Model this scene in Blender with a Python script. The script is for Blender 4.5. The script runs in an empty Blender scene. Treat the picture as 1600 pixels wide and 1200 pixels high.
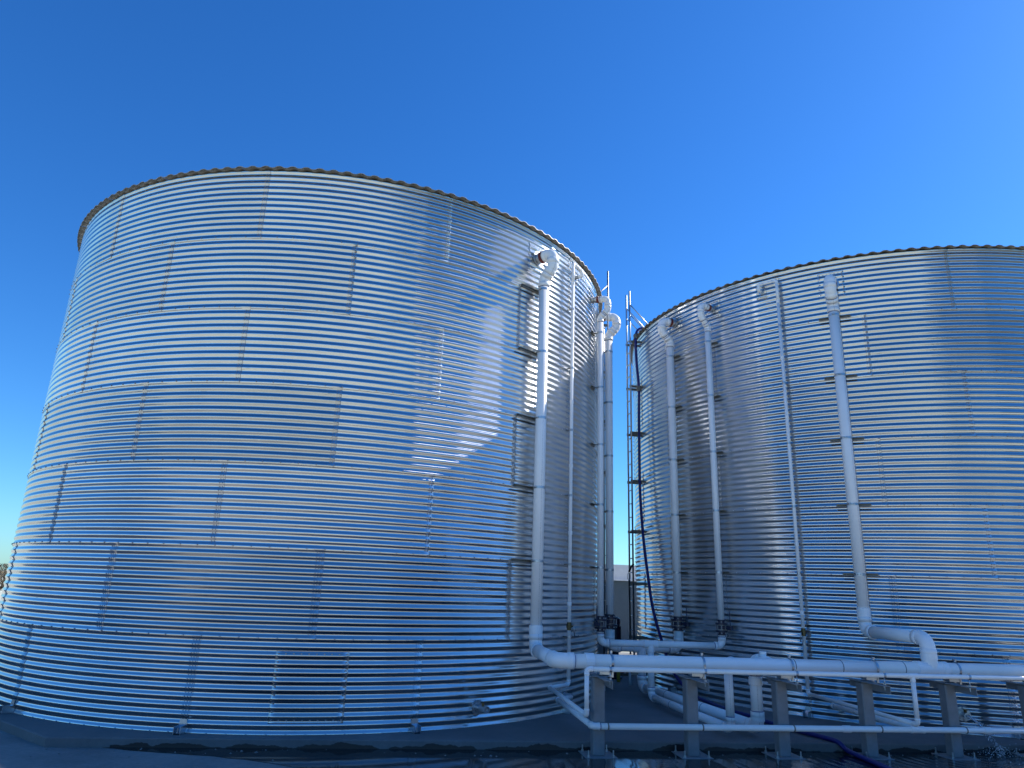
import bpy, math, random
import numpy as np
from mathutils import Vector, Matrix, noise as mnoise

random.seed(7)
rad = math.radians
scene = bpy.context.scene

# ------------------------------------------------------------------ camera
YAW, PITCH, ROLL = rad(7.64), 0.2834, 0.0363
CAM = Vector((1.626, -15.178, 1.833))
fw = Vector((math.sin(YAW) * math.cos(PITCH), math.cos(YAW) * math.cos(PITCH), math.sin(PITCH)))
rt0 = Vector((math.cos(YAW), -math.sin(YAW), 0))
up0 = rt0.cross(fw)
rt = rt0 * math.cos(ROLL) + up0 * math.sin(ROLL)
up = up0 * math.cos(ROLL) - rt0 * math.sin(ROLL)
cam_d = bpy.data.cameras.new('camera')
cam = bpy.data.objects.new('camera', cam_d)
scene.collection.objects.link(cam)
m = Matrix.Identity(4)
for i in range(3):
    m[i][0], m[i][1], m[i][2], m[i][3] = rt[i], up[i], -fw[i], CAM[i]
cam.matrix_world = m
cam_d.sensor_fit = 'HORIZONTAL'
cam_d.sensor_width = 36
cam_d.lens = 36 * 1093.07 / 1600
cam_d.clip_start = 0.05
cam_d.clip_end = 4000
scene.camera = cam

# ------------------------------------------------------------------ sky, sun, exposure
SUN_AZ, SUN_EL = rad(15.0), rad(36.0)
world = bpy.data.worlds.new('World')
scene.world = world
world.use_nodes = True
wn = world.node_tree.nodes
wl = world.node_tree.links
wn.clear()
sky = wn.new('ShaderNodeTexSky')
sky.sky_type = 'NISHITA'
sky.sun_disc = False
sky.sun_elevation = SUN_EL
sky.sun_rotation = math.pi / 2 - SUN_AZ
sky.altitude = 100
sky.air_density = 1.0
sky.dust_density = 0.25
sky.ozone_density = 3.0
hs = wn.new('ShaderNodeHueSaturation')
hs.inputs['Saturation'].default_value = 1.25
hs.inputs['Value'].default_value = 1.0
bg = wn.new('ShaderNodeBackground')
bg.inputs['Strength'].default_value = 0.10
wo = wn.new('ShaderNodeOutputWorld')
wl.new(sky.outputs[0], hs.inputs['Color'])
tint = wn.new('ShaderNodeMixRGB')                      # the camera's cool white balance
tint.blend_type = 'MULTIPLY'
tint.inputs[0].default_value = 1.0
tint.inputs[2].default_value = (.52, .93, 1.33, 1)
wl.new(hs.outputs[0], tint.inputs[1])
wl.new(tint.outputs[0], bg.inputs[0])
wl.new(bg.outputs[0], wo.inputs[0])

sun_d = bpy.data.lights.new('sun', 'SUN')
sun_d.energy = 5.0
sun_d.angle = rad(0.53)
sun_d.color = (1.0, 0.96, 0.89)
sun = bpy.data.objects.new('sun', sun_d)
scene.collection.objects.link(sun)
sdir = Vector((math.cos(SUN_AZ) * math.cos(SUN_EL), math.sin(SUN_AZ) * math.cos(SUN_EL), math.sin(SUN_EL)))
sun.rotation_euler = sdir.to_track_quat('Z', 'Y').to_euler()
sun.location = sdir * 60

vs = scene.view_settings
vs.view_transform = 'Standard'
vs.look = 'None'
vs.exposure = 0.59
vs.gamma = 1.0
vs.use_curve_mapping = False
scene.render.engine = 'CYCLES'
scene.cycles.sample_clamp_indirect = 12.0
scene.cycles.max_bounces = 8
scene.cycles.glossy_bounces = 6

# ------------------------------------------------------------------ helpers
def tag(o, label=None, cat=None, group=None, kind=None):
    if label: o['label'] = label
    if cat: o['category'] = cat
    if group: o['group'] = group
    if kind: o['kind'] = kind
    return o

def link(name, data, parent=None, loc=(0, 0, 0), rotz=0.0):
    o = bpy.data.objects.new(name, data)
    scene.collection.objects.link(o)
    o.location = loc
    o.rotation_euler = (0, 0, rotz)
    if parent: o.parent = parent
    return o

def thing(name, label, cat, loc=(0, 0, 0), group=None):
    o = link(name, None, None, loc)
    o.empty_display_size = 0.2
    return tag(o, label, cat, group)

def frame(t):
    t = t.normalized()
    a = Vector((0, 0, 1)) if abs(t.z) < 0.9 else Vector((0, 1, 0))
    x = a.cross(t).normalized()
    return x, t.cross(x).normalized()

class MB:
    """collects shapes and builds them as one mesh"""
    def __init__(s):
        s.v, s.f, s.mi, s.uv, s.sm = [], [], [], [], []
    def face(s, idx, mi=0, uv=None, smooth=False):
        s.f.append(tuple(idx)); s.mi.append(mi); s.uv.append(uv); s.sm.append(smooth)
    def box(s, c, size, rot=None, mi=0, bev=0.0):
        c = Vector(c); h = [k / 2 for k in size]
        if bev <= 0:
            n = len(s.v)
            for z in (-1, 1):
                for y in (-1, 1):
                    for x in (-1, 1):
                        p = Vector((x * h[0], y * h[1], z * h[2]))
                        s.v.append((rot @ p if rot else p) + c)
            for q in ((0, 2, 3, 1), (4, 5, 7, 6), (0, 1, 5, 4), (2, 6, 7, 3), (0, 4, 6, 2), (1, 3, 7, 5)):
                s.face([n + k for k in q], mi)
            return s
        n = len(s.v)                       # vertical-edge and top bevel via an octagonal prism with three rings
        b = bev
        def ring(z, ins):
            hx, hy = h[0] - ins, h[1] - ins
            pts = [(-hx + b, -hy), (hx - b, -hy), (hx, -hy + b), (hx, hy - b), (hx - b, hy), (-hx + b, hy), (-hx, hy - b), (-hx, -hy + b)]
            for x, y in pts:
                p = Vector((x, y, z)); s.v.append((rot @ p if rot else p) + c)
        for z, i in ((-h[2], b * .7), (-h[2] + b * .7, 0), (h[2] - b * .7, 0), (h[2], b * .7)): ring(z, i)
        for r in range(3):
            for k in range(8):
                a, d = n + r * 8 + k, n + r * 8 + (k + 1) % 8
                s.face((a, d, d + 8, a + 8), mi)
        s.face([n + k for k in range(7, -1, -1)], mi); s.face([n + 24 + k for k in range(8)], mi)
        return s
    def tube(s, pts, r, seg=16, mi=0, caps=True, smooth=True):
        pts = [Vector(p) for p in pts]
        rs = r if isinstance(r, (list, tuple)) else [r] * len(pts)
        n0 = len(s.v); L = 0.0; prev = None
        lens = []
        for i, p in enumerate(pts):
            if i: L += (p - pts[i - 1]).length
            lens.append(L)
            a = pts[max(i - 1, 0)]; b = pts[min(i + 1, len(pts) - 1)]
            t = (b - a)
            if t.length < 1e-9: t = prev[2]
            t = t.normalized()
            if prev is None: x, y = frame(t)
            else:
                x = prev[0] - t * prev[0].dot(t); x.normalize(); y = t.cross(x)
            prev = (x, y, t)
            for k in range(seg):
                th = 2 * math.pi * k / seg
                s.v.append(p + (x * math.cos(th) + y * math.sin(th)) * rs[i])
        for i in range(len(pts) - 1):
            for k in range(seg):
                a, b = n0 + i * seg + k, n0 + i * seg + (k + 1) % seg
                u0, u1 = k / seg, (k + 1) / seg
                s.face((a, b, b + seg, a + seg), mi, ((u0, lens[i]), (u1, lens[i]), (u1, lens[i + 1]), (u0, lens[i + 1])), smooth)
        if caps:
            s.face([n0 + k for k in range(seg - 1, -1, -1)], mi)
            e = n0 + (len(pts) - 1) * seg
            s.face([e + k for k in range(seg)], mi)
        return s
    def lathe(s, base, axis, prof, seg=16, mi=0, smooth=False):
        """prof: list of (distance along axis, radius)"""
        axis = Vector(axis).normalized(); base = Vector(base)
        x, y = frame(axis); n0 = len(s.v)
        for d, r in prof:
            for k in range(seg):
                th = 2 * math.pi * k / seg
                s.v.append(base + axis * d + (x * math.cos(th) + y * math.sin(th)) * r)
        for i in range(len(prof) - 1):
            for k in range(seg):
                a, b = n0 + i * seg + k, n0 + i * seg + (k + 1) % seg
                s.face((a, b, b + seg, a + seg), mi, None, smooth)
        s.face([n0 + k for k in range(seg - 1, -1, -1)], mi)
        e = n0 + (len(prof) - 1) * seg
        s.face([e + k for k in range(seg)], mi)
        return s
    def cyl(s, a, b, r, seg=12, mi=0, smooth=True):
        return s.tube([a, b], r, seg, mi, True, smooth)
    def bolt(s, p, n, r=0.011, h=0.009, seg=6, washer=True, mi=0, wmi=1):
        p = Vector(p); n = Vector(n).normalized()
        if washer: s.lathe(p - n * 0.002, n, [(0, r * 1.55), (0.004, r * 1.45)], 8, wmi)
        s.lathe(p + n * 0.001, n, [(0, r), (h * .8, r), (h, r * .8)], seg, mi)
        return s
    def mesh(s, name, mats):
        me = bpy.data.meshes.new(name)
        me.from_pydata([tuple(p) for p in s.v], [], s.f)
        for mt in (mats if isinstance(mats, (list, tuple)) else [mats]): me.materials.append(mt)
        me.polygons.foreach_set('material_index', s.mi)
        me.polygons.foreach_set('use_smooth', s.sm)
        if any(u is not None for u in s.uv):
            ul = me.uv_layers.new(name='UVMap'); arr = []
            for f, u in zip(s.f, s.uv):
                for k in range(len(f)): arr.extend(u[k] if u else (0.0, 0.0))
            ul.data.foreach_set('uv', arr)
        me.update()
        return me
    def build(s, name, mats, parent=None, loc=(0, 0, 0), rotz=0.0):
        return link(name, s.mesh(name, mats), parent, loc, rotz)

# ------------------------------------------------------------------ materials
def mat(name, col=(.5, .5, .5), rough=.5, metal=0.0, spec=.5):
    mt = bpy.data.materials.new(name); mt.use_nodes = True
    b = mt.node_tree.nodes['Principled BSDF']
    b.inputs['Base Color'].default_value = (*col, 1)
    b.inputs['Roughness'].default_value = rough
    b.inputs['Metallic'].default_value = metal
    b.inputs['Specular IOR Level'].default_value = spec
    return mt

class NT:
    def __init__(s, mt):
        s.t = mt.node_tree; s.n = s.t.nodes; s.l = s.t.links; s.b = s.n['Principled BSDF']
    def new(s, typ, **kw):
        nd = s.n.new(typ)
        for k, v in kw.items(): setattr(nd, k, v)
        return nd
    def noise(s, vec, scale, detail=4, rough=.55):
        nd = s.new('ShaderNodeTexNoise'); nd.inputs['Scale'].default_value = scale
        nd.inputs['Detail'].default_value = detail; nd.inputs['Roughness'].default_value = rough
        if vec is not None: s.l.new(vec, nd.inputs['Vector'])
        return nd.outputs['Fac']
    def ramp(s, fac, stops):
        nd = s.new('ShaderNodeValToRGB'); e = nd.color_ramp.elements
        while len(e) < len(stops): e.new(0.5)
        for i, (p, c) in enumerate(stops):
            e[i].position = p; e[i].color = (*c, 1) if not isinstance(c, (int, float)) else (c, c, c, 1)
        s.l.new(fac, nd.inputs[0]); return nd.outputs[0]
    def math(s, op, a, b=None, c=None):
        nd = s.new('ShaderNodeMath', operation=op)
        for i, v in enumerate((a, b, c)):
            if v is None: continue
            if isinstance(v, (int, float)): nd.inputs[i].default_value = v
            else: s.l.new(v, nd.inputs[i])
        return nd.outputs[0]
    def mix(s, fac, a, b, typ='MIX'):
        nd = s.new('ShaderNodeMixRGB', blend_type=typ)
        for i, v in enumerate((fac, a, b)):
            if isinstance(v, (int, float)): nd.inputs[i].default_value = v
            elif isinstance(v, tuple): nd.inputs[i].default_value = (*v, 1)
            else: s.l.new(v, nd.inputs[i])
        return nd.outputs[0]
    def mapping(s, vec, scale):
        nd = s.new('ShaderNodeMapping'); nd.inputs['Scale'].default_value = scale
        s.l.new(vec, nd.inputs['Vector']); return nd.outputs[0]
    def coord(s, k='Object'):
        return s.new('ShaderNodeTexCoord').outputs[k]
    def bump(s, h, strength, dist):
        nd = s.new('ShaderNodeBump'); nd.inputs['Strength'].default_value = strength
        nd.inputs['Distance'].default_value = dist
        s.l.new(h, nd.inputs['Height']); s.l.new(nd.outputs[0], s.b.inputs['Normal'])
        return nd

def galv(name, base=(.62, .65, .68), rough=.2, rvar=.1, haze=0.0):
    mt = mat(name, base, rough, 1.0); n = NT(mt)
    oi = n.new('ShaderNodeObjectInfo')
    geo = n.new('ShaderNodeNewGeometry')
    pos = geo.outputs['Position']
    n1 = n.noise(pos, 1.3, 3)
    n2 = n.noise(n.mapping(pos, (1.2, 1.2, 40)), 1.0, 4, .6)      # faint rolling streaks along the sheet
    n3 = n.noise(pos, 55, 2)                                       # spangle
    v = n.math('ADD', n.math('MULTIPLY', n1, .35), n.math('MULTIPLY', n2, .4))
    v = n.math('ADD', v, n.math('MULTIPLY', n3, .25))
    c = n.ramp(v, [(.3, tuple(k * .84 for k in base)), (.7, tuple(min(1, k * 1.08) for k in base))])
    rnd = n.math('MULTIPLY_ADD', oi.outputs['Random'], .22, .88)
    cc = n.mix(1.0, c, rnd, 'MULTIPLY')
    # dull oxide smears
    sm = n.noise(n.mapping(pos, (.7, .7, 9)), 1.6, 6, .7)
    smk = n.ramp(sm, [(.62, 0.0), (.74, .35)])
    cc = n.mix(smk, cc, (.34, .36, .38))
    if haze:                                                       # handling scuffs: short dark dashes along the ribs
        sc = n.noise(n.mapping(pos, (4, 4, 75)), 1.0, 3, .6)
        where = n.noise(pos, .8, 2)
        sk = n.math('MULTIPLY', n.ramp(sc, [(.66, 0.0), (.72, 1.0)]), n.ramp(where, [(.52, 0.0), (.64, .75)]))
        cc = n.mix(sk, cc, (.08, .085, .09))
    n.l.new(cc, n.b.inputs['Base Color'])
    r = n.math('MULTIPLY_ADD', v, rvar * 2, rough - rvar)
    r = n.math('ADD', r, n.math('MULTIPLY', smk, .35))
    n.l.new(r, n.b.inputs['Roughness'])
    bp = n.bump(n2, .06, .004)
    if haze:
        # rolled zinc scatters light along the sheet far more than across it
        tg = n.new('ShaderNodeVectorMath', operation='CROSS_PRODUCT')
        tg.inputs[0].default_value = (0, 0, 1)
        n.l.new(geo.outputs['Normal'], tg.inputs[1])
        n.b.inputs['Anisotropic'].default_value = .8
        n.b.inputs['Anisotropic Rotation'].default_value = .25
        n.l.new(tg.outputs[0], n.b.inputs['Tangent'])
        g = n.new('ShaderNodeBsdfAnisotropic')
        g.distribution = 'GGX'
        g.inputs['Roughness'].default_value = .34
        g.inputs['Anisotropy'].default_value = .88
        g.inputs['Rotation'].default_value = .25
        n.l.new(tg.outputs[0], g.inputs['Tangent'])
        n.l.new(cc, g.inputs['Color']); n.l.new(bp.outputs[0], g.inputs['Normal'])
        mx = n.new('ShaderNodeMixShader'); mx.inputs[0].default_value = haze
        out = n.n['Material Output']
        n.l.new(n.b.outputs[0], mx.inputs[1]); n.l.new(g.outputs[0], mx.inputs[2]); n.l.new(mx.outputs[0], out.inputs[0])
    return mt

M = {}
M['steel'] = galv('galvanised_sheet', (.70, .705, .70), .13, .04, .30)
M['roof'] = mat('roof_sheet', (.44, .40, .34), .45, .2)  # beige of the reflected sunlit ground is put into the base colour
M['galv'] = galv('galvanised_fitting', (.5, .52, .54), .35, .1)
M['bolt'] = mat('zinc_bolt', (.42, .425, .43), .5, .95)
M['washer'] = mat('grey_washer', (.33, .333, .336), .5, .8)
M['joint_grey'] = mat('grey_joint', (.17, .174, .178), .5)  # flat darker grey for thin strips at sheet edges and pipe joints
M['valve'] = mat('black_blue_enamel', (.012, .014, .04), .35)
M['primer'] = mat('purple_primer', (.10, .11, .24), .5)
M['red'] = mat('red_rubber', (.15, .018, .012), .5)
M['brass'] = mat('brass', (.14, .11, .055), .45, 1.0)
M['strut'] = mat('dark_strut', (.2, .185, .15), .5, .4)
M['hose'] = mat('blue_hose', (.014, .014, .14), .4)
M['rope'] = mat('black_rope', (.012, .012, .014), .8)
M['dark'] = mat('dark_gap', (.02, .02, .02), .8)

def pvc():
    mt = mat('white_pvc', (.78, .79, .79), .32); n = NT(mt)
    geo = n.new('ShaderNodeNewGeometry'); pos = geo.outputs['Position']
    a = n.noise(pos, 2.2, 5, .6)
    c = n.ramp(a, [(.3, (.84, .835, .815)), (.65, (.91, .905, .89))])
    d = n.noise(pos, 14, 5, .65)
    c = n.mix(n.ramp(d, [(.66, 0.0), (.78, .35)]), c, (.42, .4, .36))
    uv = n.new('ShaderNodeSeparateXYZ'); n.l.new(n.coord('UV'), uv.inputs[0])
    # printed line of maker's marks along the pipe
    du = n.math('ABSOLUTE', n.math('SUBTRACT', uv.outputs[0], .71))
    band = n.math('LESS_THAN', du, .008)
    dash = n.new('ShaderNodeTexNoise'); dash.noise_dimensions = '1D'
    n.l.new(n.math('MULTIPLY', uv.outputs[1], 26.0), dash.inputs['W'])
    dash.inputs['Detail'].default_value = 3
    dm = n.math('GREATER_THAN', dash.outputs['Fac'], .5)
    c = n.mix(n.math('MULTIPLY', n.math('MULTIPLY', band, dm), .6), c, (.12, .12, .13))
    n.l.new(c, n.b.inputs['Base Color'])
    n.l.new(n.math('MULTIPLY_ADD', a, .25, .2), n.b.inputs['Roughness'])
    return mt
M['pvc'] = pvc()

def paint(name, col, rough=.5, var=.12, scale=5):
    mt = mat(name, col, rough); n = NT(mt)
    geo = n.new('ShaderNodeNewGeometry'); pos = geo.outputs['Position']
    a = n.noise(pos, scale, 6, .65)
    c = n.ramp(a, [(.3, tuple(k * (1 - var) for k in col)), (.7, tuple(min(1, k * (1 + var)) for k in col))])
    n.l.new(c, n.b.inputs['Base Color'])
    n.bump(n.noise(pos, 60, 3), .05, .002)
    return mt
M['post'] = paint('grey_post_paint', (.21, .215, .22), .5, .15, 6)
M['white_clad'] = paint('white_cladding', (.72, .73, .74), .5, .06)
M['grey_clad'] = paint('grey_cladding', (.05, .085, .12), .5, .08)
M['red_paint'] = paint('red_paint', (.45, .03, .025), .4)
M['yellow_paint'] = paint('yellow_paint', (.55, .42, .06), .5)
M['bark'] = paint('bark', (.09, .065, .045), .9, .4, 8)

def leafmat():
    mt = mat('dry_leaf', (.07, .075, .03), .7); n = NT(mt)
    geo = n.new('ShaderNodeNewGeometry')
    c = n.ramp(n.noise(geo.outputs['Position'], 1.5, 3), [(.3, (.05, .045, .025)), (.7, (.15, .115, .07))])
    n.l.new(c, n.b.inputs['Base Color'])
    return mt
M['leaf'] = leafmat()

def concrete():
    mt = mat('pad_concrete', (.27, .27, .26), .8); n = NT(mt)
    geo = n.new('ShaderNodeNewGeometry'); pos = geo.outputs['Position']
    a = n.noise(pos, .9, 6, .6); b = n.noise(pos, 18, 4, .7)
    v = n.math('ADD', n.math('MULTIPLY', a, .7), n.math('MULTIPLY', b, .3))
    c = n.ramp(v, [(.32, (.12, .12, .118)), (.55, (.17, .169, .165)), (.72, (.23, .227, .22))])
    xyz = n.new('ShaderNodeSeparateXYZ'); n.l.new(pos, xyz.inputs[0])
    w = n.noise(n.mapping(pos, (1.6, 1.6, .0)), 1.0, 5, .6)
    lvl = n.math('MULTIPLY_ADD', w, .30, -.215)                    # top of the wet stain on the pad's face
    wet = n.math('LESS_THAN', xyz.outputs[2], lvl)
    side = n.math('GREATER_THAN', n.math('MULTIPLY_ADD', w, 1.2, xyz.outputs[0]), -1.1)
    wet = n.math('MULTIPLY', n.math('MULTIPLY', wet, side), n.math('LESS_THAN', xyz.outputs[2], -.008))
    c = n.mix(wet, c, (.02, .021, .022))
    n.l.new(c, n.b.inputs['Base Color'])
    n.l.new(n.math('MULTIPLY_ADD', wet, -.45, .82), n.b.inputs['Roughness'])
    n.bump(v, .3, .01)
    return mt
M['concrete'] = concrete()

def groundmat():
    mt = mat('ground_gravel', (.42, .39, .34), .9); n = NT(mt)
    geo = n.new('ShaderNodeNewGeometry'); pos = geo.outputs['Position']
    a = n.noise(pos, .11, 5, .6); b = n.noise(pos, 2.5, 6, .7); g = n.noise(pos, 40, 3, .7)
    v = n.math('ADD', n.math('ADD', n.math('MULTIPLY', a, .45), n.math('MULTIPLY', b, .35)), n.math('MULTIPLY', g, .2))
    c = n.ramp(v, [(.33, (.38, .385, .30)), (.5, (.53, .54, .43)), (.68, (.64, .65, .53))])
    n.l.new(c, n.b.inputs['Base Color'])
    n.bump(n.math('ADD', b, g), .4, .015)
    return mt
M['ground'] = groundmat()

def watermat():
    mt = mat('puddle_water', (.012, .014, .016), .07); n = NT(mt)
    geo = n.new('ShaderNodeNewGeometry'); pos = geo.outputs['Position']
    xyz = n.new('ShaderNodeSeparateXYZ'); n.l.new(pos, xyz.inputs[0])
    d = n.new('ShaderNodeVectorMath', operation='DISTANCE'); n.l.new(pos, d.inputs[0]); d.inputs[1].default_value = (9.25, -6.0, -.1)
    wv = n.math('SINE', n.math('MULTIPLY', d.outputs['Value'], 42.0))
    fade = n.ramp(n.math('MULTIPLY', d.outputs['Value'], .2), [(.0, 1.0), (.75, .12), (1.0, .05)])
    h = n.math('ADD', n.math('MULTIPLY', n.math('MULTIPLY', wv, .4), fade), n.math('MULTIPLY', n.noise(pos, 9, 4), fade))
    n.bump(h, .35, .02)
    return mt
M['water'] = watermat()
def dropmat():
    mt = mat('clear_water', (.9, .95, 1), .12); b = mt.node_tree.nodes['Principled BSDF']
    b.inputs['Transmission Weight'].default_value = .45; b.inputs['IOR'].default_value = 1.33
    return mt
M['drop'] = dropmat()

# ------------------------------------------------------------------ the setting
GZ = -0.11
def grid_sheet(name, x0, x1, y0, y1, z, mt):
    mb = MB(); mb.v = [Vector(p) for p in ((x0, y0, z), (x1, y0, z), (x1, y1, z), (x0, y1, z))]
    mb.face((0, 1, 2, 3)); return mb.build(name, mt)
tag(grid_sheet('ground', -1500, 1500, -1500, 1500, GZ, M['ground']), kind='structure')

# concrete apron round the pad, and the dark asphalt yard in front to the right (it shows mirrored in both tanks)
def slabmat(name, lo, mid, hi, sc):
    mt = mat(name, mid, .85); n = NT(mt)
    geo = n.new('ShaderNodeNewGeometry'); pos = geo.outputs['Position']
    v = n.math('ADD', n.math('MULTIPLY', n.noise(pos, sc, 6, .65), .7), n.math('MULTIPLY', n.noise(pos, 22, 4, .7), .3))
    n.l.new(n.ramp(v, [(.32, lo), (.52, mid), (.70, hi)]), n.b.inputs['Base Color'])
    n.bump(v, .3, .01)
    return mt
M['apron'] = slabmat('apron_concrete', (.15, .148, .14), (.24, .236, .225), (.33, .325, .305), .7)
M['asphalt'] = slabmat('asphalt', (.035, .035, .036), (.05, .05, .051), (.07, .07, .07), .4)
tag(grid_sheet('apron', -9, 22, -10.5, 9, GZ + .004, M['apron']), kind='structure')
rdm = MB()
for k in range(61):
    y = -15 - k; x = 9.6 + 2.2 * mnoise.noise(Vector((y * .22, 1.7, 0))) + .5 * mnoise.noise(Vector((y * 1.3, 4, 0)))
    rdm.v += [Vector((x, y, GZ + .005)), Vector((80, y, GZ + .005))]
for k in range(60): rdm.face((2 * k, 2 * k + 2, 2 * k + 3, 2 * k + 1))
tag(rdm.build('road', M['asphalt']), kind='structure')
def hillmesh():  # unseen ridge added so the horizon mirrored in the tanks is less white
    mb = MB(); rows = []
    for k in range(121):
        a = rad(150 + 260 * k / 120)
        hgt = 15 + 9 * mnoise.noise(Vector((math.cos(a) * 3, math.sin(a) * 3, 1))) + 4 * mnoise.noise(Vector((math.cos(a) * 11, math.sin(a) * 11, 4)))
        for r, z in ((330, -1), (380, hgt * .55), (440, hgt), (560, -1)):
            mb.v.append(Vector((6 + r * math.cos(a), r * math.sin(a), GZ + z)))
    for k in range(120):
        for j in range(3):
            n = k * 4 + j; mb.face((n, n + 4, n + 5, n + 1), 0, None, True)
    return mb
M['hill'] = slabmat('dry_hill', (.16, .17, .10), (.26, .265, .17), (.34, .34, .23), .03)
tag(hillmesh().build('added_hills', M['hill']), kind='structure')

D12 = 12.2235
APO, K = 5.66, 5.66 * math.tan(math.pi / 8)
def prism(mb, pts, z0, z1, bev=.012):
    n = len(pts); c = Vector((sum(p[0] for p in pts) / n, sum(p[1] for p in pts) / n, 0)); b = len(mb.v)
    for z, s in ((z0, 0), (z1 - bev, 0), (z1, bev)):
        for p in pts:
            v = Vector((p[0], p[1], 0)); dd = (c - v).normalized() * s
            mb.v.append(Vector((p[0] + dd.x, p[1] + dd.y, z)))
    for r in range(2):
        for k in range(n):
            a, d = b + r * n + k, b + r * n + (k + 1) % n
            mb.face((a, d, d + n, a + n))
    mb.face([b + 2 * n + k for k in range(n)])
pad = MB()
prism(pad, [(-K, -APO), (D12 + K, -APO), (D12 + APO, -K), (D12 + APO, K), (D12 + K, APO), (-K, APO), (-APO, K), (-APO, -K)], GZ - .2, 0)
tag(pad.build('concrete_pad', M['concrete']), kind='structure')
# puddle: an irregular thin sheet lying along the pad
pd = MB(); pts = []
for k in range(90):
    t = k / 89; x = -1.75 + t * 17
    pts.append((x, -5.63))
low = []
for k in range(90):
    t = k / 89; x = -1.75 + t * 17
    w = 2.6 * min(1, max(t, 0) * 3.2) * (0.75 + .5 * mnoise.noise(Vector((x * .8, 3.1, 0)))) + .04 * mnoise.noise(Vector((x * 6, 0, 0)))
    low.append((x, -5.63 - max(.02, w)))
for k in range(89):
    n = len(pd.v)
    pd.v += [Vector((*low[k], GZ + .010)), Vector((*low[k + 1], GZ + .010)), Vector((*pts[k + 1], GZ + .010)), Vector((*pts[k], GZ + .010))]
    pd.face((n, n + 1, n + 2, n + 3))
tag(pd.build('puddle', M['water']), kind='structure')

# ------------------------------------------------------------------ water tanks
R, RH, NS, NR, P4 = 5.424, 1.118, 12, 7, 1.118 / 11
AMP = 0.0086
HT = RH * NR
def corr(z): return AMP * math.cos(2 * math.pi * z / P4)
def sheet_mesh(seed):
    rng = random.Random(seed)
    v, f, mi = [], [], []
    OV = 0.115 / R; span = 2 * math.pi / NS + OV
    NU = 30
    us = [span * k / NU for k in range(NU + 1)] + [span + .004 / R]
    zs = [-.028 + (RH + .028) * k / 140 for k in range(141)]
    off = Vector((rng.uniform(0, 99), rng.uniform(0, 99), 0))
    for iu, u in enumerate(us):
        prox = max(0.0, min(1.0, (u - (span - OV * 1.6)) / (OV * .5)))
        for z in zs:
            r = R + corr(z) + .0035 * prox + (.003 * max(0, 1 - (z + .028) / .06))
            r += .0028 * mnoise.noise(Vector((u * R * 1.1, z * 1.3, 0)) + off) + .0007 * mnoise.noise(Vector((u * R * 4, z * 3, 5)) + off)
            if iu == len(us) - 1: r -= .004
            v.append((r * math.cos(u), r * math.sin(u), z))
    n = len(zs)
    for iu in range(len(us) - 1):
        for k in range(n - 1):
            a = iu * n + k
            f.append((a, a + n, a + n + 1, a + 1)); mi.append(1 if iu == len(us) - 2 else 0)
    b0 = len(v)                                    # turned lower edge
    for u in us:
        v.append(((R + AMP - .009) * math.cos(u), (R + AMP - .009) * math.sin(u), -.0285))
    for iu in range(len(us) - 1):
        f.append((iu * n, b0 + iu, b0 + iu + 1, (iu + 1) * n)); mi.append(1)
    me = bpy.data.meshes.new('wall_sheet'); me.from_pydata(v, [], f)
    me.materials.append(M['steel']); me.materials.append(M['joint_grey'])
    me.polygons.foreach_set('material_index', mi)
    me.polygons.foreach_set('use_smooth', [True] * len(f)); me.update()
    return me
SHEETS = [sheet_mesh(s) for s in range(6)]
def bolts_mesh(ncol):
    mb = MB(); span = 2 * math.pi / NS + .115 / R
    for c in range(ncol):
        u = span - (.022 + .036 * c) / R
        for k in range(1, 22):
            z = k * P4 / 2; r = R + corr(z) + .0045
            mb.bolt((r * math.cos(u), r * math.sin(u), z), (math.cos(u), math.sin(u), 0), .0066, .009)
    for k in range(12):
        u = (k + .5) * 2 * math.pi / NS / 12; r = R + corr(0) + .005
        mb.bolt((r * math.cos(u), r * math.sin(u), .0), (math.cos(u), math.sin(u), 0), .0066, .009)
    return mb.mesh('seam_bolts', [M['bolt'], M['washer']])
BOLTS = {2: bolts_mesh(2), 3: bolts_mesh(3)}

def roof_panel_mesh():
    v, f = [], []; span = 2 * math.pi / 24; NU = 70
    rr = [R + .095, R + .02, R * .6, .45]
    slope = math.tan(rad(9))
    for r in rr:
        for k in range(NU + 1):
            u = span * k / NU
            w = math.cos(2 * math.pi * 7 * k / NU)
            w = math.copysign(abs(w) ** .55, w) * .014
            if r < 1: w *= .3
            z = .036 + (R + .02 - r) * slope + w + (.002 if k in (0,) else 0)
            v.append((r * math.cos(u), r * math.sin(u), z))
    n = NU + 1
    for i in range(3):
        for k in range(NU):
            a = i * n + k; f.append((a, a + 1, a + n + 1, a + n))
    b = len(v)                                     # thickness of the folded eave edge
    for k in range(n):
        x, y, z = v[k]; v.append((x * .9995, y * .9995, z - .006))
    for k in range(NU): f.append((k, b + k, b + k + 1, k + 1))
    me = bpy.data.meshes.new('roof_panel'); me.from_pydata(v, [], f); me.materials.append(M['roof'])
    me.polygons.foreach_set('use_smooth', [True] * len(f)); me.update(); return me
ROOF = roof_panel_mesh()

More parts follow.
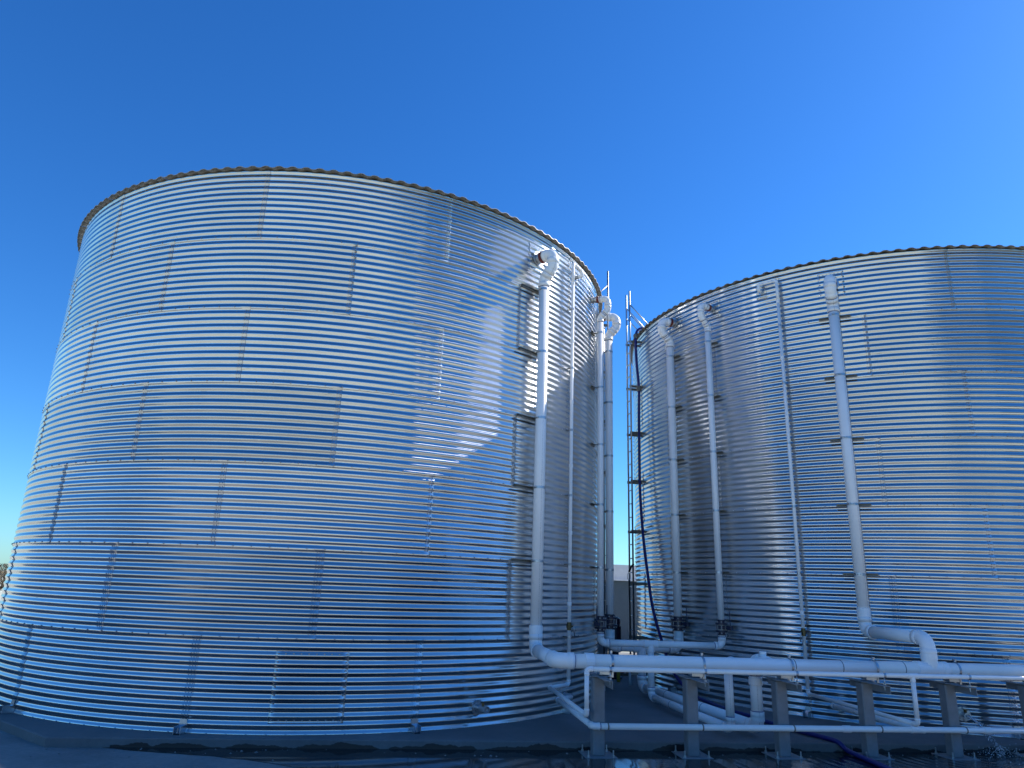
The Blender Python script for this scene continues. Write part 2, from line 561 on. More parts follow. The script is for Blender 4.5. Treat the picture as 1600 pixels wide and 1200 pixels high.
def anchor_mesh():
    mb = MB()                                      # bent strap from the wall's foot to the pad, centred on +x
    prof = [(R + .012, .15), (R + .016, .09), (R + .045, .05), (R + .10, .022), (R + .15, .012)]
    for k in range(4):
        (a, za), (b, zb) = prof[k], prof[k + 1]
        for t in (0, 1):
            n = len(mb.v); o = .006 * t
            mb.v += [Vector((a + o, -.04, za + o)), Vector((a + o, .04, za + o)), Vector((b + o, .05, zb + o)), Vector((b + o, -.05, zb + o))]
            mb.face((n, n + 1, n + 2, n + 3) if t else (n + 3, n + 2, n + 1, n))
    mb.box((R + .075, -.043, .045), (.15, .006, .09)); mb.box((R + .075, .043, .045), (.15, .006, .09))
    mb.lathe((R + .125, 0, .012), (0, 0, 1), [(0, .016), (.02, .016), (.022, .008), (.06, .008)], 8)
    return mb.mesh('anchor_bracket', M['galv'])
ANCH = anchor_mesh()

def pol(cx, a, r, z):
    a = rad(a); return Vector((cx + r * math.cos(a), r * math.sin(a), z))

def patch_plate(name, tankobj, a0, a1, z0, z1, proud=.004, step=.075):
    """corrugated cover plate bolted over the wall, with its bolts"""
    v, f = [], []; nu, nz = 10, max(8, int((z1 - z0) / P4 * 12))
    for i in range(nu + 1):
        u = rad(a0 + (a1 - a0) * i / nu)
        for k in range(nz + 1):
            z = z0 + (z1 - z0) * k / nz; r = R + corr(z) + proud
            v.append((r * math.cos(u), r * math.sin(u), z))
    n = nz + 1
    for i in range(nu):
        for k in range(nz):
            a = i * n + k; f.append((a, a + n, a + n + 1, a + 1))
    per = [i * n for i in range(nu + 1)] + [nu * n + k for k in range(1, n)] + [i * n + nz for i in range(nu - 1, -1, -1)] + [k for k in range(nz - 1, 0, -1)]
    mi = [0] * len(f); b = len(v)
    for p in per:
        x, y, z = v[p]; q = (R + corr(z) - .004) / math.hypot(x, y); v.append((x * q, y * q, z))
    for k in range(len(per)):
        k2 = (k + 1) % len(per); f.append((per[k], b + k, b + k2, per[k2])); mi.append(1)
    me = bpy.data.meshes.new(name); me.from_pydata(v, [], f); me.materials.append(M['steel']); me.materials.append(M['joint_grey'])
    me.polygons.foreach_set('material_index', mi); me.polygons.foreach_set('use_smooth', [True] * len(f)); me.update()
    o = link(name, me, tankobj)
    mb = MB()
    def bt(u, z):
        r = R + corr(z) + proud + .001; u = rad(u)
        mb.bolt((r * math.cos(u), r * math.sin(u), z), (math.cos(u), math.sin(u), 0), .0075, .010)
    ins = math.degrees(.03 / R)
    na = max(2, int(rad(a1 - a0) * R / step)); nzb = max(2, int((z1 - z0) / step))
    for i in range(na + 1):
        u = a0 + ins + (a1 - a0 - 2 * ins) * i / na
        bt(u, z0 + .03); bt(u, z1 - .03)
    for k in range(1, nzb):
        z = z0 + .03 + (z1 - z0 - .06) * k / nzb
        bt(a0 + ins, z); bt(a1 - ins, z)
    tag(mb.build('plate_bolts', [M['bolt'], M['washer']], o), kind='stuff')
    return o

def make_tank(cx, phase, label):
    T = thing('water_tank', label, 'water tank', (cx, 0, 0), 'corrugated water tanks')
    rng = random.Random(int(cx * 10) + 3)
    for ring in range(NR):
        base = phase - (0 if ring % 2 == 0 else 15)          # azimuth of the seams' outer edges
        for k in range(NS):
            rot = rad(base + 30 * k) - (2 * math.pi / NS + .115 / R)
            o = link('wall_sheet', SHEETS[rng.randrange(6)], T, (0, 0, ring * RH), rot)
            b = link('seam_bolts', BOLTS[3 if ring < 2 else 2], o)
            tag(b, kind='stuff')
    rf = MB()
    rf.lathe((0, 0, HT + .036 + R * math.tan(rad(9)) - .05), (0, 0, 1), [(0, .6), (.05, .58), (.12, .3), (.2, .28), (.24, .1)], 32)
    roof = rf.build('roof', M['galv'], T)
    ea = []
    for k in range(145):
        u = 2 * math.pi * k / 144; ea.append((R * .998 * math.cos(u), R * .998 * math.sin(u), HT + .006))
    MB().tube(ea, .016, 6, 0, False).build('eave_angle', M['galv'], T)
    for k in range(24):
        link('roof_panel', ROOF, roof, (0, 0, HT), 2 * math.pi * k / 24)
    for k in range(NS):
        link('anchor_bracket', ANCH, T, (0, 0, 0), rad(phase + 30 * k - .6))
    return T
X1 = .065
T1 = make_tank(X1, -100.2, 'galvanised corrugated water tank on the left, shown whole, nearer the camera')
T2 = make_tank(D12, -107.2, 'galvanised corrugated water tank on the right, cut off by the photo edge')

patch_plate('access_panel', T1, -90.1, -80.5, .13, .965, .005, .1)

def stub_outlet(T, a, z, lever=True):
    """short threaded outlet with a flanged plate near the wall's foot"""
    u = rad(a); nrm = Vector((math.cos(u), math.sin(u), 0)); p = nrm * (R)
    tang = Vector((-nrm.y, nrm.x, 0)); pp = p + Vector((0, 0, z))
    mb = MB()
    mb.lathe(pp, nrm, [(0, .1), (.02, .1), (.022, .06), (.05, .06), (.052, .038), (.2, .038), (.2, .046), (.245, .046), (.245, .034), (.21, .032)], 14)
    o = mb.build('drain_outlet', M['galv'], T)
    b = MB()
    for k in range(8):
        th = 2 * math.pi * k / 8
        b.bolt(pp + nrm * .02 + (tang * math.cos(th) + Vector((0, 0, 1)) * math.sin(th)) * .082, nrm, .011, .014)
    tag(b.build('flange_bolts', [M['bolt'], M['washer']], o), kind='stuff')
    h = MB()
    h.box(pp + nrm * .14 + Vector((0, 0, .055)), (.03, .03, .04))
    h.box(pp + nrm * .14 + Vector((0, 0, .08)) + tang * .05, (.03, .16, .008), Matrix.Rotation(u, 3, 'Z'))
    h.build('valve_lever', M['brass'], o)
stub_outlet(T1, -60.9, .24)
stub_outlet(T2, -115.0, .27)

# ------------------------------------------------------------------ pipework
PVC = M['pvc']
def run(T, pts, r, bend=1.6, seg=18, skip=(), end_collar=True):
    """straight lengths and elbows along a polyline, each a part of the pipe line"""
    pts = [Vector(p) for p in pts]; n = len(pts); trims = [0] * n; arcs = {}
    for i in range(1, n - 1):
        a = (pts[i - 1] - pts[i]).normalized(); b = (pts[i + 1] - pts[i]).normalized()
        th = a.angle(b); half = (math.pi - th) / 2
        if half < .02: continue
        rb = bend * r
        t = min(rb * math.tan(half), .49 * min((pts[i - 1] - pts[i]).length, (pts[i + 1] - pts[i]).length))
        rb = t / math.tan(half)
        trims[i] = t
        bis = (a + b).normalized(); c = pts[i] + bis * math.hypot(rb, t)
        s, e = pts[i] + a * t, pts[i] + b * t
        arc = []; va, vb = s - c, e - c; ang = va.angle(vb); ax = va.cross(vb).normalized()
        ns = max(4, int(ang / rad(7)))
        for k in range(ns + 1): arc.append(c + Matrix.Rotation(ang * k / ns, 3, ax) @ va)
        arcs[i] = (arc, a, b)
    for i in range(n - 1):
        d = (pts[i + 1] - pts[i]).normalized()
        a = pts[i] + d * trims[i]; b = pts[i + 1] - d * trims[i + 1]
        if (b - a).length > .02:
            MB().tube([a, b], r, seg).build('pipe', PVC, T)
    for i, (arc, a, b) in arcs.items():
        R1, R2, cl = r * 1.10, r * 1.17, r * .9
        p = [arc[0] + a * cl] * 2 + [arc[0] + a * .006] * 2 + arc[1:-1] + [arc[-1] + b * .006] * 2 + [arc[-1] + b * cl] * 2
        rs = [r * .98, R2, R2, R1] + [R1] * (len(arc) - 2) + [R1, R2, R2, r * .98]
        # nudge doubled points so the sweep keeps a direction
        p[0] = p[0] + a * .001; p[2] = p[2] + a * .001; p[-1] = p[-1] + b * .001; p[-3] = p[-3] + b * .001
        eb = MB().tube(p, rs, seg)
        if r > .03:                                            # smear of purple primer where each joint was glued
            eb.tube([arc[0] + a * (cl - .004), arc[0] + a * (cl + .012)], r * 1.015, seg, 1)
            eb.tube([arc[-1] + b * (cl - .004), arc[-1] + b * (cl + .012)], r * 1.015, seg, 1)
        eb.build('elbow', [PVC, M['primer']], T)
    return T

def coupling(T, p, axis, r, l=None, m=None, name='coupling', k=1.16):
    l = l or r * 2
    p = Vector(p); axis = Vector(axis).normalized()
    return MB().lathe(p - axis * l / 2, axis, [(0, r * 1.0), (.004, r * k), (l - .004, r * k), (l, r * 1.0)], 18, smooth=False).build(name, m or PVC, T)

def tee(T, p, axis, branch, r, rb, l=None):
    p = Vector(p); axis = Vector(axis).normalized(); branch = Vector(branch).normalized(); l = l or r * 4.4
    mb = MB(); c = r * .9
    mb.lathe(p - axis * l / 2, axis, [(0, r), (.003, r * 1.17), (c, r * 1.17), (c + .004, r * 1.1), (l - c - .004, r * 1.1), (l - c, r * 1.17), (l - .003, r * 1.17), (l, r)], 20, smooth=False)
    mb.lathe(p, branch, [(0, rb * 1.1), (r * 1.35, rb * 1.1), (r * 1.37, rb * 1.18), (r * 1.37 + rb * .9, rb * 1.18), (r * 1.38 + rb * .9, rb)], 20, smooth=False)
    return mb.build('tee', PVC, T)

def strap(T, p, axis, r, outd=None):
    """steel band round a pipe with its two ears and bolt"""
    p = Vector(p); axis = Vector(axis).normalized()
    mb = MB().lathe(p - axis * .02, axis, [(0, r * .99), (.001, r + .005), (.039, r + .005), (.04, r * .99)], 18)
    if outd is not None:
        o = Vector(outd).normalized(); s = axis.cross(o)
        mb.cyl(p + o * (r + .02) - s * .03, p + o * (r + .02) + s * .03, .008, 6)
        mb.cyl(p + o * (r + .0) , p + o * (r + .035), .012, 6)
    return mb.build('strap', M['galv'], T)

def wall_strut(T, cx, a, z, half, depth=.042):
    """length of slotted channel bolted flat to the tank wall, tangent to it"""
    u = rad(a); nrm = Vector((math.cos(u), math.sin(u), 0)); rot = Matrix.Rotation(u, 3, 'Z')
    c = Vector((cx, 0, z)) + nrm * (R + AMP + depth / 2 + .004)
    mb = MB()
    mb.box(c + nrm * -.017, (.006, 2 * half, .042), rot)
    for s in (-1, 1): mb.box(c + Vector((0, 0, s * .019)), (depth, 2 * half, .004), rot)
    for s in (-1, 1): mb.box(c + nrm * .018 + Vector((0, 0, s * .013)), (.005, 2 * half, .010), rot)
    return mb.build('wall_bracket', M['strut'], T)

def nozzle(T, cx, a, z, r, length):
    """steel stub through the wall with a red gasket coupling"""
    nrm = (pol(cx, a, 1, 0) - Vector((cx, 0, 0)))
    p = pol(cx, a, R - .02, z)
    mb = MB().lathe(p, nrm, [(0, r * 1.0), (.05, r * 1.0), (.05, r * 1.5), (.07, r * 1.5), (.072, r * 1.02), (length * .62, r * 1.02), (length * .62, r * 1.16), (length * .80, r * 1.16), (length * .81, r)], 18)
    o = mb.build('nozzle', M['galv'], T)
    coupling(T, p + nrm * (length * .93), nrm, r, .05, M['red'], 'gasket_ring', 1.2)
    return o

def goose(T, cx, a, off, zn, r, zbot, extra, jog=.2, nozl=.0):
    """gooseneck at the top of a riser, then the riser down to zbot, then extra points"""
    top = [pol(cx, a, R + .10, zn), pol(cx, a, R + off + jog, zn), pol(cx, a, R + off + jog, zn - .24), pol(cx, a, R + off, zn - .24 - jog * 1.05), ]
    nozzle(T, cx, a, zn, r, .10 + .06)
    run(T, top + [pol(cx, a, R + off, zbot)] + [Vector(p) for p in extra], r)

def plate_for(T, a, z, w, h):
    da = math.degrees(w / 2 / R)
    return patch_plate('nozzle_plate', T, a - da, a + da, z - h / 2, min(HT - .03, z + h / 2), .005, .065)

SEAMS = [RH * k for k in range(1, 7)]

# --- the large line: two tall risers and the long header over the posts
rA, YH, ZH = .088, -5.90, .972
A = thing('large_pipe_line', 'largest white pipe: two tall risers joined by the long horizontal header over the grey posts', 'pipe', (3.6, YH, ZH))
def into(T):
    """objects are built in world space and then hung under their thing"""
    bpy.context.view_layer.update()
    inv = T.matrix_world.inverted()
    for o in T.children:
        if o.get('_w'): continue
        o.matrix_parent_inverse = inv; o['_w'] = 1
aL, offL = -51.3, .175
pL = pol(X1, aL, R + offL, 0)
goose(A, X1, aL, offL, 7.34, rA, ZH, [(pL.x, YH, ZH), (7.9, YH, ZH)], .19)
coupling(A, (pL.x, pL.y, ZH + .26), (0, 0, 1), rA, .16)
coupling(A, (pL.x + .42, YH, ZH), (1, 0, 0), rA, .12)
aR, offR = -127.5, .15
pR = pol(D12, aR, R + offR, 0)
XT = 8.74
goose(A, D12, aR, offR, 7.36, rA, 1.37, [(XT, YH, 1.37), (XT, YH, ZH + .1)], .2)
coupling(A, (pR.x, pR.y, 1.37 + .27), (0, 0, 1), rA, .16)
run(A, [(7.9, YH, ZH), (14.5, YH, ZH)], rA)
tee(A, (XT, YH, ZH), (1, 0, 0), (0, 0, 1), rA, rA, .46)
for x in (6.75, 7.42, 8.32): coupling(A, (x, YH, ZH), (1, 0, 0), rA, .012, M['joint_grey'], 'joint', 1.02)
for z in SEAMS[1:]:
    strap(A, (pL.x, pL.y, z), (0, 0, 1), rA, pol(0, aL - 90, 1, 0)); wall_strut(A, X1, aL - 1.4, z, .27); MB().box(pol(X1, aL, R + .10, z), (.12, .05, .05), Matrix.Rotation(rad(aL), 3, 'Z')).build('standoff_block', M['strut'], A)
    strap(A, (pR.x, pR.y, z), (0, 0, 1), rA, pol(0, aR, 1, 0)); wall_strut(A, D12, aR, z, .26)

# --- the two valved lines across the gap
def valve(T, p, r, lever_dir, tall=.0):
    p = Vector(p); mb = MB()
    for s in (-1, 1):
        mb.lathe(p + Vector((0, 0, s * .065 - .016)), (0, 0, 1), [(0, r * 1.85), (.032, r * 1.85)], 20)
        mb.lathe(p + Vector((0, 0, s * .10 - .03)), (0, 0, 1), [(0, r * 1.28), (.06, r * 1.28)], 20)
    mb.lathe(p + Vector((0, 0, -.032)), (0, 0, 1), [(0, r * 1.45), (.064, r * 1.45)], 20)
    d = Vector(lever_dir).normalized()
    mb.cyl(p, p + d * (r * 1.85 + .09), .028, 10)
    mb.box(p + d * (r * 1.85 + .06), (.09, .09, .07), Matrix.Rotation(math.atan2(d.y, d.x), 3, 'Z'), bev=.01)
    o = mb.build('valve', M['valve'], T)
    b = MB()
    for k in range(8):
        th = 2 * math.pi * (k + .5) / 8
        q = p + Vector((math.cos(th), math.sin(th), 0)) * r * 1.58
        b.lathe(q + Vector((0, 0, -.105)), (0, 0, 1), [(0, .012), (.016, .012), (.016, .008), (.194, .008), (.194, .012), (.21, .012)], 6)
    tag(b.build('flange_bolts', M['bolt'], o), kind='stuff')
    h = MB(); hp = p + d * (r * 1.85 + .07)
    h.tube([hp, hp + Vector((0, 0, .05)), hp + Vector((0, 0, .30)) - d * .01], [.012, .011, .009], 8)
    h.build('lever', M['valve'], o)
    return o
rD, rE = .058, .079
Dl = thing('small_valved_line', 'thinner white pipe pair with dark valves, joined across the gap by the front crossbar', 'pipe', (6.06, -2.6, 0))
aDL, aDR = math.degrees(math.atan2(-2.6, 5.03 - X1)), math.degrees(math.atan2(-2.6, 7.255 - D12))
oDL, oDR = math.hypot(5.03 - X1, 2.6) - R, math.hypot(7.255 - D12, 2.6) - R
ZD = .972
goose(Dl, X1, aDL, oDL, 7.42, rD, ZD, [(5.93, -2.6, ZD)], .15)
goose(Dl, D12, aDR, oDR, 7.46, rD, ZD, [(5.93, -2.6, ZD)], .19)
tee(Dl, (5.93, -2.6, ZD), (1, 0, 0), (0, 0, -1), rD, rD)
run(Dl, [(5.93, -2.6, ZD - .06), (5.93, -2.6, .12), (6.07, -5.4, .12), (6.07, -5.4, ZH), (6.07, YH, ZH)], rD)
for x in (5.03, 7.255): valve(Dl, (x, -2.6, 1.285), rD, (-.6 if x < 6 else .6, -.8, 0))
for z in SEAMS[1:]:
    for cx, a, o in ((X1, aDL, oDL), (D12, aDR, oDR)):
        p = pol(cx, a, R + o, z); strap(Dl, p, (0, 0, 1), rD); wall_strut(Dl, cx, a, z, .10); MB().cyl(pol(cx, a, R + .03, z), p, .011, 8).build('standoff_rod', M['strut'], Dl)
for y in (-3.45, -4.45): coupling(Dl, (5.93 + (-2.6 - y) / 2.8 * .14, y, .12), (.05, -1, 0), rD, .012, M['joint_grey'], 'joint', 1.03)

El = thing('medium_valved_line', 'middle sized white pipe pair with dark valves, joined by the rear crossbar in the gap', 'pipe', (6.2, -1.53, 0))
aEL, aER = math.degrees(math.atan2(-1.53, 5.50 - X1)), math.degrees(math.atan2(-1.53, 6.86 - D12))
oEL, oER = math.hypot(5.50 - X1, 1.53) - R, math.hypot(6.86 - D12, 1.53) - R
ZE = .83
goose(El, X1, aEL, oEL, 7.50, rE, ZE, [(6.12, -1.53, ZE)], .17)
goose(El, D12, aER, oER, 7.50, rE, ZE, [(6.12, -1.53, ZE)], .2)
tee(El, (6.12, -1.53, ZE), (1, 0, 0), (0, 0, -1), rE, rE)
run(El, [(6.12, -1.53, ZE - .08), (6.12, -1.53, .14), (6.46, -5.4, .14), (6.46, -5.4, ZH + .03), (6.46, YH, ZH + .01)], rE)
tee(El, (6.46, -5.66, ZH + .01), (0, 1, 0), (0, 0, 1), rE * .98, rE * .5, .2)
for x in (5.50, 6.86): valve(El, (x, -1.53, 1.285), rE, (-.5 if x < 6 else .5, -.86, 0))
for x in (5.50, 6.86): coupling(El, (x, -1.53, 1.08), (0, 0, 1), rE, .12)
for z in (.27, .72): coupling(El, (6.46, -5.4, z), (0, 0, 1), rE, .10)
for z in SEAMS[1:]:
    for cx, a, o in ((X1, aEL, oEL), (D12, aER, oER)):
        p = pol(cx, a, R + o, z); strap(El, p, (0, 0, 1), rE, pol(0, a + (90 if cx < 1 else -90), 1, 0)); wall_strut(El, cx, a, z, .16); MB().cyl(pol(cx, a, R + .03, z), p, .012, 8).build('standoff_rod', M['strut'], El)
for y in (-2.6, -3.9): coupling(El, (6.12 + (-1.53 - y) / 3.87 * .34, y, .14), (.088, -1, 0), rE, .012, M['joint_grey'], 'joint', 1.03)

# --- small upper line (two thin risers with ball valves) and the low drain line
rB, YB, ZB = .029, -6.25, .918
B = thing('thin_pipe_line', 'thinnest white pipe: two slim risers with ball valves and the slim pipe under the header', 'pipe', (3.87, YB, .4))
aBL, oBL, aBR, oBR = -41.3, .12, -137.2, .12
qL, qR = pol(X1, aBL, R + oBL, 0), pol(D12, aBR, R + oBR, 0)
def small_top(cx, a, o, sgn):
    e = a + sgn * 3.6
    run(B, [pol(cx, e, R + .02, 7.50), pol(cx, e, R + o + .02, 7.50), pol(cx, e, R + o, 7.62), pol(cx, a, R + o, 7.62), pol(cx, a, R + o, 7.2)], rB, 1.5, 12)
    nrm = pol(0, e, 1, 0)
    MB().lathe(pol(cx, e, R - .01, 7.50), nrm, [(0, .05), (.03, .05), (.03, .036), (.075, .036)], 12).build('nozzle', M['galv'], B)
small_top(X1, aBL, oBL, 1); small_top(D12, aBR, oBR, -1)
run(B, [(qL.x, qL.y, 7.2), (qL.x, qL.y, .42), (3.87, -3.97, .41), (3.87, YB, .40), (3.87, YB, ZB), (14.5, YB, ZB)], rB, 1.5, 12)
run(B, [(qR.x, qR.y, 7.2), (qR.x, qR.y, .36), (8.20, YB, .34), (8.20, YB, ZB - .03)], rB, 1.5, 12)
tee(B, (8.20, YB, ZB), (1, 0, 0), (0, 0, -1), rB, rB, .16)
def ball_valve(T, p, d):
    p = Vector(p); d = Vector(d).normalized()
    mb = MB().lathe(p - Vector((0, 0, .06)), (0, 0, 1), [(0, .036), (.03, .036), (.032, .045), (.088, .045), (.09, .036), (.12, .036)], 8)
    mb.cyl(p, p + d * .07, .014, 8)
    o = mb.build('ball_valve', M['brass'], T)
    MB().tube([p + d * .065, p + d * .075 + Vector((0, 0, -.03)), p + d * .09 + Vector((0, 0, -.15))], [.012, .012, .009], 6).build('lever', M['galv'], o)
ball_valve(B, (qL.x, qL.y, 1.28), (.9, -.4, 0)); ball_valve(B, (qR.x, qR.y, 1.30), (-.9, -.4, 0))
for z in SEAMS[0:]:
    for cx, a, o in ((X1, aBL, oBL), (D12, aBR, oBR)):
        strap(B, pol(cx, a, R + o, z), (0, 0, 1), rB); MB().cyl(pol(cx, a, R, z), pol(cx, a, R + o, z), .009, 8).build('standoff_rod', M['strut'], B)
    coupling(B, (qL.x, qL.y, z + .5), (0, 0, 1), rB, .06); coupling(B, (qR.x, qR.y, z + .48), (0, 0, 1), rB, .06)

rC, YC, ZC = .037, -6.035, .243
Cc = thing('low_drain_line', 'low white drain pipe strapped across the front of the grey posts near the ground', 'pipe', (4.0, YC, ZC))
run(Cc, [(4.28, -3.62, ZC - .01), (4.0, -3.98, ZC), (4.0, YC, ZC), (14.5, YC, ZC)], rC, 1.5, 14)
run(Cc, [(8.62, -4.0, ZC), (8.34, -4.12, ZC), (8.34, YC, ZC)], rC, 1.5, 14)
tee(Cc, (8.34, YC, ZC), (1, 0, 0), (0, 1, 0), rC, rC, .2)
for x in (7.35, 9.35): coupling(Cc, (x, YC, ZC), (1, 0, 0), rC, .11)
def nozz2(T, cx, a, z, r):
    nrm = pol(0, a, 1, 0)
    MB().lathe(pol(cx, a, R - .01, z), nrm, [(0, r * 1.9), (.03, r * 1.9), (.03, r * 1.3), (.13, r * 1.3)], 12).build('nozzle', M['galv'], T)
nozz2(Cc, X1, -40.2, ZC - .01, rC); nozz2(Cc, D12, -132.6, ZC, rC)

for t in (A, Dl, El, B, Cc): into(t)
plate_for(T1, aL, 7.34, .44, .5); plate_for(T2, aR, 7.36, .44, .5)
plate_for(T1, aDL, 7.42, .36, .4); plate_for(T2, aDR, 7.46, .36, .4)
plate_for(T1, aEL, 7.50, .4, .44); plate_for(T2, aER, 7.50, .4, .44)
plate_for(T1, aBL + 3.6, 7.50, .2, .26); plate_for(T2, aBR - 3.6, 7.50, .2, .26)

# ------------------------------------------------------------------ pipe supports
def make_support():
    T = thing('pipe_support', 'x', 'pipe support', (0, 0, 0), 'grey steel posts under the header')
    W, H = .152, .89
    MB().box((0, 0, H / 2 + .012), (W, W, H), bev=.014).build('column', M['post'], T)
    bp = MB().box((0, 0, .008), (.40, .40, .016), bev=.004).build('base_plate', M['post'], T)
    for sx in (-1, 1):
        for sy in (-1, 1):
            MB().lathe((sx * .155, sy * .155, .016), (0, 0, 1), [(0, .022), (.004, .022), (.004, .017), (.022, .017), (.022, .009), (.075, .009)], 6).build('anchor_bolt', M['galv'], T)
    arm = MB()
    arm.box((.02, -.02, H + .017), (.10, .86, .008)); arm.box((.067, -.02, H - .032), (.006, .86, .09))
    arm.build('cross_arm', M['post'], T)
    MB().box((0, 0, H + .0262), (.2, .24, .009)).build('cap_plate', M['post'], T)
    zc = ZH - GZ
    c = MB()                                            # saddle and band round the header
    c.lathe((.16, 0, zc), (1, 0, 0), [(0, rA * .99), (.001, rA + .006), (.029, rA + .006), (.03, rA * .99)], 20)
    c.cyl((.175, 0, zc + rA), (.175, 0, zc + rA + .035), .016, 8)
    c.cyl((.175, -.02, zc + rA + .035), (.175, .03, zc + rA + .035), .014, 8)
    c.box((.175, -.05, zc - rA - .04), (.03, .02, .10)); c.box((.175, .05, zc - rA - .04), (.03, .02, .10))
    c.box((.09, 0, zc - rA - .035), (.16, .12, .05))
    c.build('header_clamp', M['galv'], T)
    zb, yb = ZB - GZ, YB - YH
    k = MB()
    k.lathe((.05, yb, zb), (1, 0, 0), [(0, rB * .99), (.001, rB + .005), (.029, rB + .005), (.03, rB * .99)], 14)
    k.cyl((.065, yb, H + .015), (.065, yb, zb - rB), .009, 8)
    k.lathe((.065, yb, H + .021), (0, 0, 1), [(0, .018), (.016, .018)], 6)
    k.lathe((.065, yb, zb + rB), (0, 0, 1), [(0, .014), (.02, .014)], 6)
    k.lathe((.065, yb, H - .01), (0, 0, 1), [(-.03, .009), (.0, .009), (0, .018), (.015, .018)], 6)
    k.build('rod_clamp', M['galv'], T)
    s = MB().lathe((.085, YC - YH, ZC - GZ), (1, 0, 0), [(0, rC * .99), (.001, rC + .005), (.015, rC + .005), (.016, rC * .99)], 14)
    s.build('drain_strap', M['strut'], T)
    return T
def copy_tree(o, parent=None):
    c = o.copy(); scene.collection.objects.link(c); c.parent = parent
    for ch in o.children: copy_tree(ch, c)
    return c
sup = make_support()
sup_labels = ['grey steel post nearest the left tank, leftmost of the row under the header',
              'grey steel post second from the left under the header, left of two white uprights',
              'grey steel post third from the left, just right of the two white uprights',
              'grey steel post fourth from the left, where the blue hose passes its foot',
              'grey steel post fifth from the left, beside the splashing leak',
              'grey steel post at the right edge of the photo, partly cut off']
for i, x in enumerate((4.10, 5.315, 6.53, 7.735, 8.945, 10.15)):
    o = sup if i == 0 else copy_tree(sup)
    o.location = (x, YH, GZ); o['label'] = sup_labels[i]

# ------------------------------------------------------------------ ladders
def make_ladder(x, y0, y1, z0, z1, side, label):
    T = thing('ladder', label, 'ladder', (x, (y0 + y1) / 2, z0), 'caged tank ladders'[6:])
    for y in (y0, y1):
        zt = z1 if (side > 0 or y == y0) else 7.7
        MB().tube([(x, y, z0), (x, y, zt - 1.1), (x, y, zt)], [.021, .021, .019], 10).build('rail', M['galv'], T)
    z = z0 + .2
    while z < z1 - 1.2:
        MB().cyl((x, y0, z), (x, y1, z), .013, 8).build('rung', M['galv'], T); z += .3
    z = z0 + .35
    while z < HT:
        for y in (y0, y1):
            cx = D12 if side > 0 else X1
            xe = cx - side * math.sqrt((R + AMP) ** 2 - y * y)
            MB().box(((x + xe) / 2, y, z), (abs(xe - x) + .06, .008, .06)).build('standoff', M['strut'], T)
        z += 1.118
    for y in ((y0, y1) if side > 0 else (y0,)):                                  # braces from the grab rails down to the roof edge
        MB().cyl((x, y, z1 - .35), (x + side * .62, y + .05, HT + .12), .014, 8).build('brace', M['galv'], T)
        MB().cyl((x, y, z1 - .62), (x + side * .40, y, HT + .07), .012, 8).build('brace', M['galv'], T)
    into(T); return T
make_ladder(6.50, .12, .38, .55, 8.92, 1, 'steel access ladder on the left edge of the right tank, rising above its roof')
make_ladder(5.70, -.78, -.42, .55, 8.95, -1, 'steel access ladder on the left tank, glimpsed between two white pipes')

# ------------------------------------------------------------------ hose, rope and small things in the gap
def smooth_path(pts, n=8):
    pts = [Vector(p) for p in pts]; out = []
    q = [pts[0] * 2 - pts[1]] + pts + [pts[-1] * 2 - pts[-2]]
    for i in range(1, len(q) - 2):
        for k in range(n):
            t = k / n; a, b, c, d = q[i - 1], q[i], q[i + 1], q[i + 2]
            out.append(.5 * ((2 * b) + (c - a) * t + (2 * a - 5 * b + 4 * c - d) * t * t + (3 * b - a - 3 * c + d) * t ** 3))
    return out + [pts[-1]]
hp = [(6.95, .12, 7.98), (6.72, .08, 7.93), (6.62, .05, 7.72), (6.62, .03, 7.1), (6.61, -.15, 6.36), (6.61, -.12, 5.7), (6.61, -.10, 4.25), (6.61, -.17, 3.53),
      (6.615, -.30, 2.84), (6.63, -.48, 2.17), (6.65, -.68, 1.54), (6.70, -1.02, .94), (6.76, -1.4, .45), (6.86, -2.0, .12), (6.96, -2.8, .045), (7.02, -3.45, .035),
      (7.11, -3.9, .035), (7.13, -4.35, .035), (7.22, -4.9, .035), (7.37, -5.45, .035), (7.44, -5.66, .02), (7.49, -5.78, -.055), (7.48, -6.15, -.07), (7.44, -6.6, -.07), (7.3, -7.6, -.07)]
H = thing('blue_hose', 'long blue hose hanging down the right tank and trailing over the pad into the puddle', 'hose', (6.62, .03, 0))
sp = smooth_path(hp, 8)
MB().tube(sp, .031, 12).build('hose_tube', M['hose'], H)
for i, nm in ((16, 'hose_fitting'), (32, 'hose_coupling')):
    MB().lathe(sp[i] - Vector((0, 0, .06)), (0, 0, 1), [(0, .036), (.002, .055), (.05, .055), (.055, .062), (.09, .062), (.12, .045)], 12).build(nm, M['strut'], H)
into(H)

rp = thing('safety_rope', 'black rope with a snap hook hanging from the ladder rail in the gap', 'rope', (6.47, .0, 2.4))
pts = smooth_path([(6.49, .06, 2.42), (6.42, .0, 2.36), (6.36, -.04, 2.26)], 6)
MB().tube(pts, .022, 8).build('hook_strap', M['rope'], rp)
ring = [Vector((6.35, -.05, 2.16)) + Vector((math.sin(t) * .035, 0, math.cos(t) * .075)) for t in np.linspace(0, 2 * math.pi, 17)]
MB().tube(ring, .008, 8).build('snap_hook', M['galv'], rp)
MB().tube(smooth_path([(6.35, -.05, 2.08), (6.36, -.04, 1.7), (6.37, -.05, 1.35), (6.37, -.04, 1.1)], 6), .014, 8).build('rope', M['rope'], rp)
into(rp)

